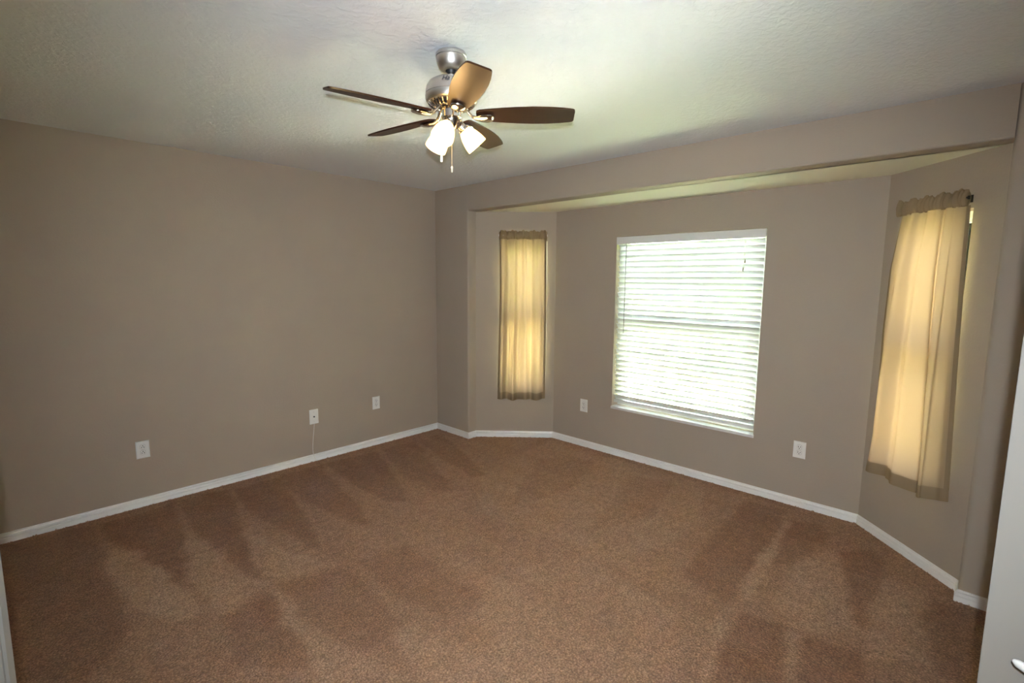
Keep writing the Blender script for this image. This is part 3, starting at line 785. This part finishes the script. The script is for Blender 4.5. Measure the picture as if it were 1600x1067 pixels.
# switch housing and light fitter
b = MB(); b.lathe([(0, Z(2.2425)), (0.036, Z(2.2425)), (0.041, Z(2.240)), (0.041, Z(2.231)), (0.0385, Z(2.229)), (0.0385, Z(2.226)), (0.040, Z(2.224)), (0.040, Z(2.199)), (0.0375, Z(2.196)), (0, Z(2.196))], 48)
b.build('switch_housing', M['polished'], fan, smooth=True, sharp=30)
b = MB(); b.lathe([(0, Z(2.197)), (0.034, Z(2.197)), (0.034, Z(2.190)), (0.029, Z(2.182)), (0.026, Z(2.170)), (0.020, Z(2.160)), (0.010, Z(2.154)), (0.008, Z(2.147)), (0.0, Z(2.144))], 40)
fit = b.build('light_fitter', M['polished'], fan, smooth=True, sharp=40)

# blades with their irons
def blade_mesh():
    b = MB(); bm = b.bm
    st = [(0.098, 0.022), (0.101, 0.030), (0.112, 0.036), (0.15, 0.042), (0.20, 0.0485), (0.26, 0.0545), (0.32, 0.0575), (0.38, 0.056), (0.43, 0.0510), (0.462, 0.0455), (0.474, 0.0425), (0.480, 0.0385), (0.4825, 0.032)]
    th = 0.003
    top, bot = [], []
    for x, hw in st:
        top.append([bm.verts.new((x, hw * q, th)) for q in (-1, -0.5, 0, 0.5, 1)]); bot.append([bm.verts.new((x, hw * q, -th)) for q in (-1, -0.5, 0, 0.5, 1)])
    for i in range(len(st) - 1):
        for q in range(4):
            bm.faces.new((top[i][q], top[i + 1][q], top[i + 1][q + 1], top[i][q + 1])); bm.faces.new((bot[i][q], bot[i][q + 1], bot[i + 1][q + 1], bot[i + 1][q]))
        for q in (0, 4): bm.faces.new((top[i][q], top[i + 1][q], bot[i + 1][q], bot[i][q]))
    for i in (0, -1):
        for q in range(4): bm.faces.new((top[i][q], top[i][q + 1], bot[i][q + 1], bot[i][q]))
    return b
def iron_mesh():
    b = MB()
    pts = [(0.046, 0, 0.030), (0.056, 0, 0.024), (0.068, 0, 0.008), (0.082, 0, -0.006), (0.096, 0, -0.012), (0.108, 0, -0.0125), (0.120, 0, -0.013), (0.140, 0, -0.013), (0.156, 0, -0.012), (0.163, 0, -0.010), (0.167, 0, -0.007)]
    hw = [0.011, 0.010, 0.0085, 0.009, 0.013, 0.021, 0.0265, 0.0285, 0.0265, 0.019, 0.008]
    hh = [0.006, 0.006, 0.006, 0.0055, 0.006, 0.0075, 0.0085, 0.0085, 0.0075, 0.006, 0.002]
    b.tube(pts, hw, 14, ell=hh)
    return b
TH0 = math.radians(240.2); PITCH = math.radians(-12.5)
b0 = i0 = None
for k in range(5):
    rot = (0, 0, TH0 + k * 2 * PI / 5)
    E = Matrix.Rotation(rot[2], 4, 'Z') @ Matrix.Rotation(PITCH, 4, 'X')
    if b0 is None:
        bl = b0 = blade_mesh().build('blade', M['wood'], fan, smooth=True, sharp=30)
        ir = i0 = iron_mesh().build('blade_iron', M['polished'], fan, smooth=True, sharp=60)
    else:
        bl = b0.copy(); ir = i0.copy(); COL.objects.link(bl); COL.objects.link(ir); bl.parent = fan; ir.parent = fan
    bl.matrix_local = Matrix.Translation(Vector((0, 0, Z(FZ)))) @ E
    ir.matrix_local = Matrix.Translation(Vector((0, 0, Z(FZ)))) @ Matrix.Rotation(rot[2], 4, 'Z') @ Matrix.Rotation(PITCH * 0.8, 4, 'X')

# three lamps on arms
def lamp_axis(az):
    e = Vector((math.cos(az), math.sin(az), 0))
    a = e * 0.046 + Vector((0, 0, Z(2.163))); c = e * 0.104 + Vector((0, 0, Z(2.100)))
    d = (c - a).normalized()
    return e, a, c, Matrix.Translation(a) @ d.to_track_quat('Z', 'Y').to_matrix().to_4x4()
for az in (math.radians(90), math.radians(210), math.radians(330)):
    e, a, c, T = lamp_axis(az)
    b = MB()
    P = [e * 0.020 + Vector((0, 0, Z(2.176))), e * 0.032 + Vector((0, 0, Z(2.186))), e * 0.044 + Vector((0, 0, Z(2.185))), e * 0.047 + Vector((0, 0, Z(2.177))), a + (a - c).normalized() * 0.006]
    b.tube(P, [0.006, 0.0055, 0.0055, 0.006, 0.008], 10)
    arm = b.build('lamp_arm', M['polished'], fan, smooth=True)
    b = MB(); b.lathe([(0, -0.016), (0.010, -0.016), (0.0155, -0.012), (0.0155, -0.002), (0.0185, 0.0), (0.0235, 0.001), (0.0235, 0.007), (0.0225, 0.009), (0, 0.009)], 24, T); b.build('socket_cup', M['polished'], arm, smooth=True, sharp=40)
    b = MB()
    prof = [(0.0205, 0.004), (0.0235, 0.009), (0.0290, 0.020), (0.0350, 0.034), (0.0395, 0.050), (0.0425, 0.066), (0.0440, 0.0855)]
    inner = [(r - 0.003, z) for r, z in prof][::-1]
    b.lathe(prof + inner, 36, T, close=True); sh = b.build('lamp_shade', M['shade'], fan, smooth=True, sharp=50)
    sh['label'] = 'glowing frosted glass lamp shade'
    b = MB(); b.lathe([(0, 0.010), (0.010, 0.012), (0.012, 0.025), (0.022, 0.045), (0.024, 0.055), (0.018, 0.068), (0, 0.074)], 20, T); b.build('bulb', M['bulb'], sh, smooth=True)
    ld = bpy.data.lights.new('lamp_light', 'POINT'); ld.energy = 0.7; ld.color = (1.0, 0.70, 0.38); ld.shadow_soft_size = 0.03
    lo = bpy.data.objects.new('lamp_light', ld); COL.objects.link(lo); lo.parent = fan; lo.location = T @ Vector((0, 0, 0.112))

# pull chains
for az, z0, zp, zl, m_, rad in ((math.radians(155), 2.203, 2.055, 2.026, M['pend'], 0.042), (math.radians(230), 2.222, 2.006, 1.980, M['chain'], 0.043)):
    x, y = rad * math.cos(az), rad * math.sin(az)
    b = MB(); z = z0
    b.tube([(x * 0.9, y * 0.9, Z(z0 + 0.002)), (x, y, Z(z0)), (x, y, Z(zp))], 0.0005, 6)
    while z > zp:
        b.lathe([(0, 0.0013), (0.0009, 0.0009), (0.0012, 0), (0.0009, -0.0009), (0, -0.0013)], 6, Matrix.Translation(Vector((x, y, Z(z))))); z -= 0.0045
    ch = b.build('pull_chain', M['chain'], fan, smooth=True)
    b = MB(); b.lathe([(0, Z(zp) + 0.002), (0.002, Z(zp)), (0.0042, Z(zp) - 0.005), (0.005, (Z(zp) + Z(zl)) / 2), (0.0045, Z(zl) + 0.003), (0.0, Z(zl))], 14, Matrix.Translation(Vector((x, y, 0)))); b.build('pendant', m_, ch, smooth=True)
# small dark script on the motor housing, mostly behind a blade
tcu = bpy.data.curves.new('logo', 'FONT'); tcu.body = 'Ha'; tcu.size = 0.026; tcu.extrude = 0.0004; tcu.shear = 0.35; tcu.align_x = 'CENTER'; tcu.align_y = 'CENTER'
tcu.materials.append(M['logo'])
tmp = bpy.data.objects.new('logo_text', tcu); COL.objects.link(tmp)
bpy.context.view_layer.update()
lme = bpy.data.meshes.new_from_object(tmp.evaluated_get(bpy.context.evaluated_depsgraph_get()))
bpy.data.objects.remove(tmp); bpy.data.curves.remove(tcu)
to = bpy.data.objects.new('logo', lme); COL.objects.link(to); to.parent = fan
az = math.radians(217); nrm = Vector((math.cos(az) * 0.95, math.sin(az) * 0.95, 0.31)).normalized()
xa = Vector((-math.sin(az), math.cos(az), 0)); ya = nrm.cross(xa)
pos_ = Vector((math.cos(az) * 0.0978, math.sin(az) * 0.0978, Z(2.3135)))
to.matrix_local = Matrix(((xa.x, ya.x, nrm.x, pos_.x), (xa.y, ya.y, nrm.y, pos_.y), (xa.z, ya.z, nrm.z, pos_.z), (0, 0, 0, 1)))

# ------------------------------------------------------------------ open double doors beside the camera
def door(name, hinge, az, width, face, handle=False, astragal=False):
    T = Matrix.Translation(Vector((*hinge, 0))) @ Matrix.Rotation(az, 4, 'Z')
    t = 0.035
    y0, y1 = (0, -t) if face > 0 else (0, t)      # visible face lies on y = 0
    b = MB(); b.box((0, min(y0, y1), 0.012), (width, max(y0, y1), 2.04), T)
    root = struct(b.build(name, M['door'], bevel=0.002))
    if astragal:
        b = MB(); b.box((width - 0.030, 0, 0.012), (width - 0.002, face * 0.012, 2.04), T); b.box((width - 0.026, face * 0.012, 0.012), (width - 0.012, face * 0.017, 2.04), T)
        b.build('astragal', M['door'], root)
    if handle:
        zc = 0.955
        hb = MB(); hb.lathe([(0, 0), (0.030, 0), (0.030, 0.006), (0.026, 0.010), (0.012, 0.012), (0.011, 0.045), (0, 0.045)], 28, T @ Matrix.Translation(Vector((handle, 0, zc))) @ Matrix.Rotation(-PI / 2 * face, 4, 'X'))
        hd = hb.build('door_handle', M['lever'], root, smooth=True)
        b = MB()
        P = [T @ Vector((handle - 0.004 + d_, face * (0.050 + 0.003 * math.sin(PI * d_ / 0.12)), zc + zz)) for d_, zz in ((0, 0), (0.03, 0.001), (0.06, 0.001), (0.09, 0.0), (0.112, -0.001), (0.118, -0.001))]
        b.tube(P, [0.008, 0.0075, 0.007, 0.0068, 0.006, 0.003], 12, ell=[0.010, 0.0095, 0.009, 0.0085, 0.007, 0.003]); b.build('lever', M['lever'], hd, smooth=True)
    return root
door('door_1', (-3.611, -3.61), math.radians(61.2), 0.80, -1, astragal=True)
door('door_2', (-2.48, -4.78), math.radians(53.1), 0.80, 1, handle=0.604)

# ------------------------------------------------------------------ outdoors, seen faintly through the curtains, plus an unseen bounce slab
lb = MB(); lb.box((-14, -34, -0.5), (45, 30, -0.3)); struct(lb.build('lawn', M['lawn']))
lb = MB(); lb.box((0.80, -4.0, -0.30), (2.05, -0.75, -0.22)); struct(lb.build('bounce_slab_1', M['bounce_slab'])).name = 'sun_bounce_slab'  # added slab, unseen from the room; bounces sun up through the blind
def tree(name, x, y, hgt, crown, label, seed):
    rnd = random.Random(seed)
    root = thing(name, label, 'tree', (x, y, -0.3))
    b = MB(); b.tube([(0, 0, 0), (0.05, 0.02, hgt * 0.3), (0, 0.05, hgt * 0.6), (0.1, 0, hgt * 0.85)], [0.16, 0.12, 0.09, 0.04], 10, up=Vector((1, 0, 0)))
    for k in range(5):
        a = k * 1.3; b.tube([(0, 0.03, hgt * (0.4 + 0.07 * k)), (crown * 0.5 * math.cos(a), crown * 0.5 * math.sin(a), hgt * (0.55 + 0.07 * k))], [0.05, 0.02], 6)
    b.build('trunk', M['bark'], root, smooth=True)
    b = MB(); bm = b.bm
    for _ in range(2600):
        d = Vector((rnd.gauss(0, 1), rnd.gauss(0, 1), rnd.gauss(0, 1))).normalized() * crown * rnd.uniform(0.45, 1) ** 0.6
        p = Vector((d.x, d.y, hgt * 0.68 + d.z * 0.8)); 
        r1 = Vector((rnd.gauss(0, 1), rnd.gauss(0, 1), rnd.gauss(0, 1))).normalized(); r2 = r1.orthogonal().normalized()
        sz = rnd.uniform(0.06, 0.13)
        bm.faces.new([bm.verts.new(p + r1 * sz), bm.verts.new(p + r2 * sz * 0.5), bm.verts.new(p - r1 * sz), bm.verts.new(p - r2 * sz * 0.5)])
    cr = b.build('crown', M['leafm'], root); 
    return root
tree('tree', 3.9, -3.75, 2.7, 1.1, 'green leafy tree outside, faintly showing through the wider curtain near the doorway', 4)
tree('tree', 4.0, 2.5, 3.0, 1.2, 'green tree outside the narrow curtained window by the room corner', 6)
tree('tree', 8.0, -0.6, 3.8, 1.6, 'green tree on the far lawn beyond the white blind', 5)
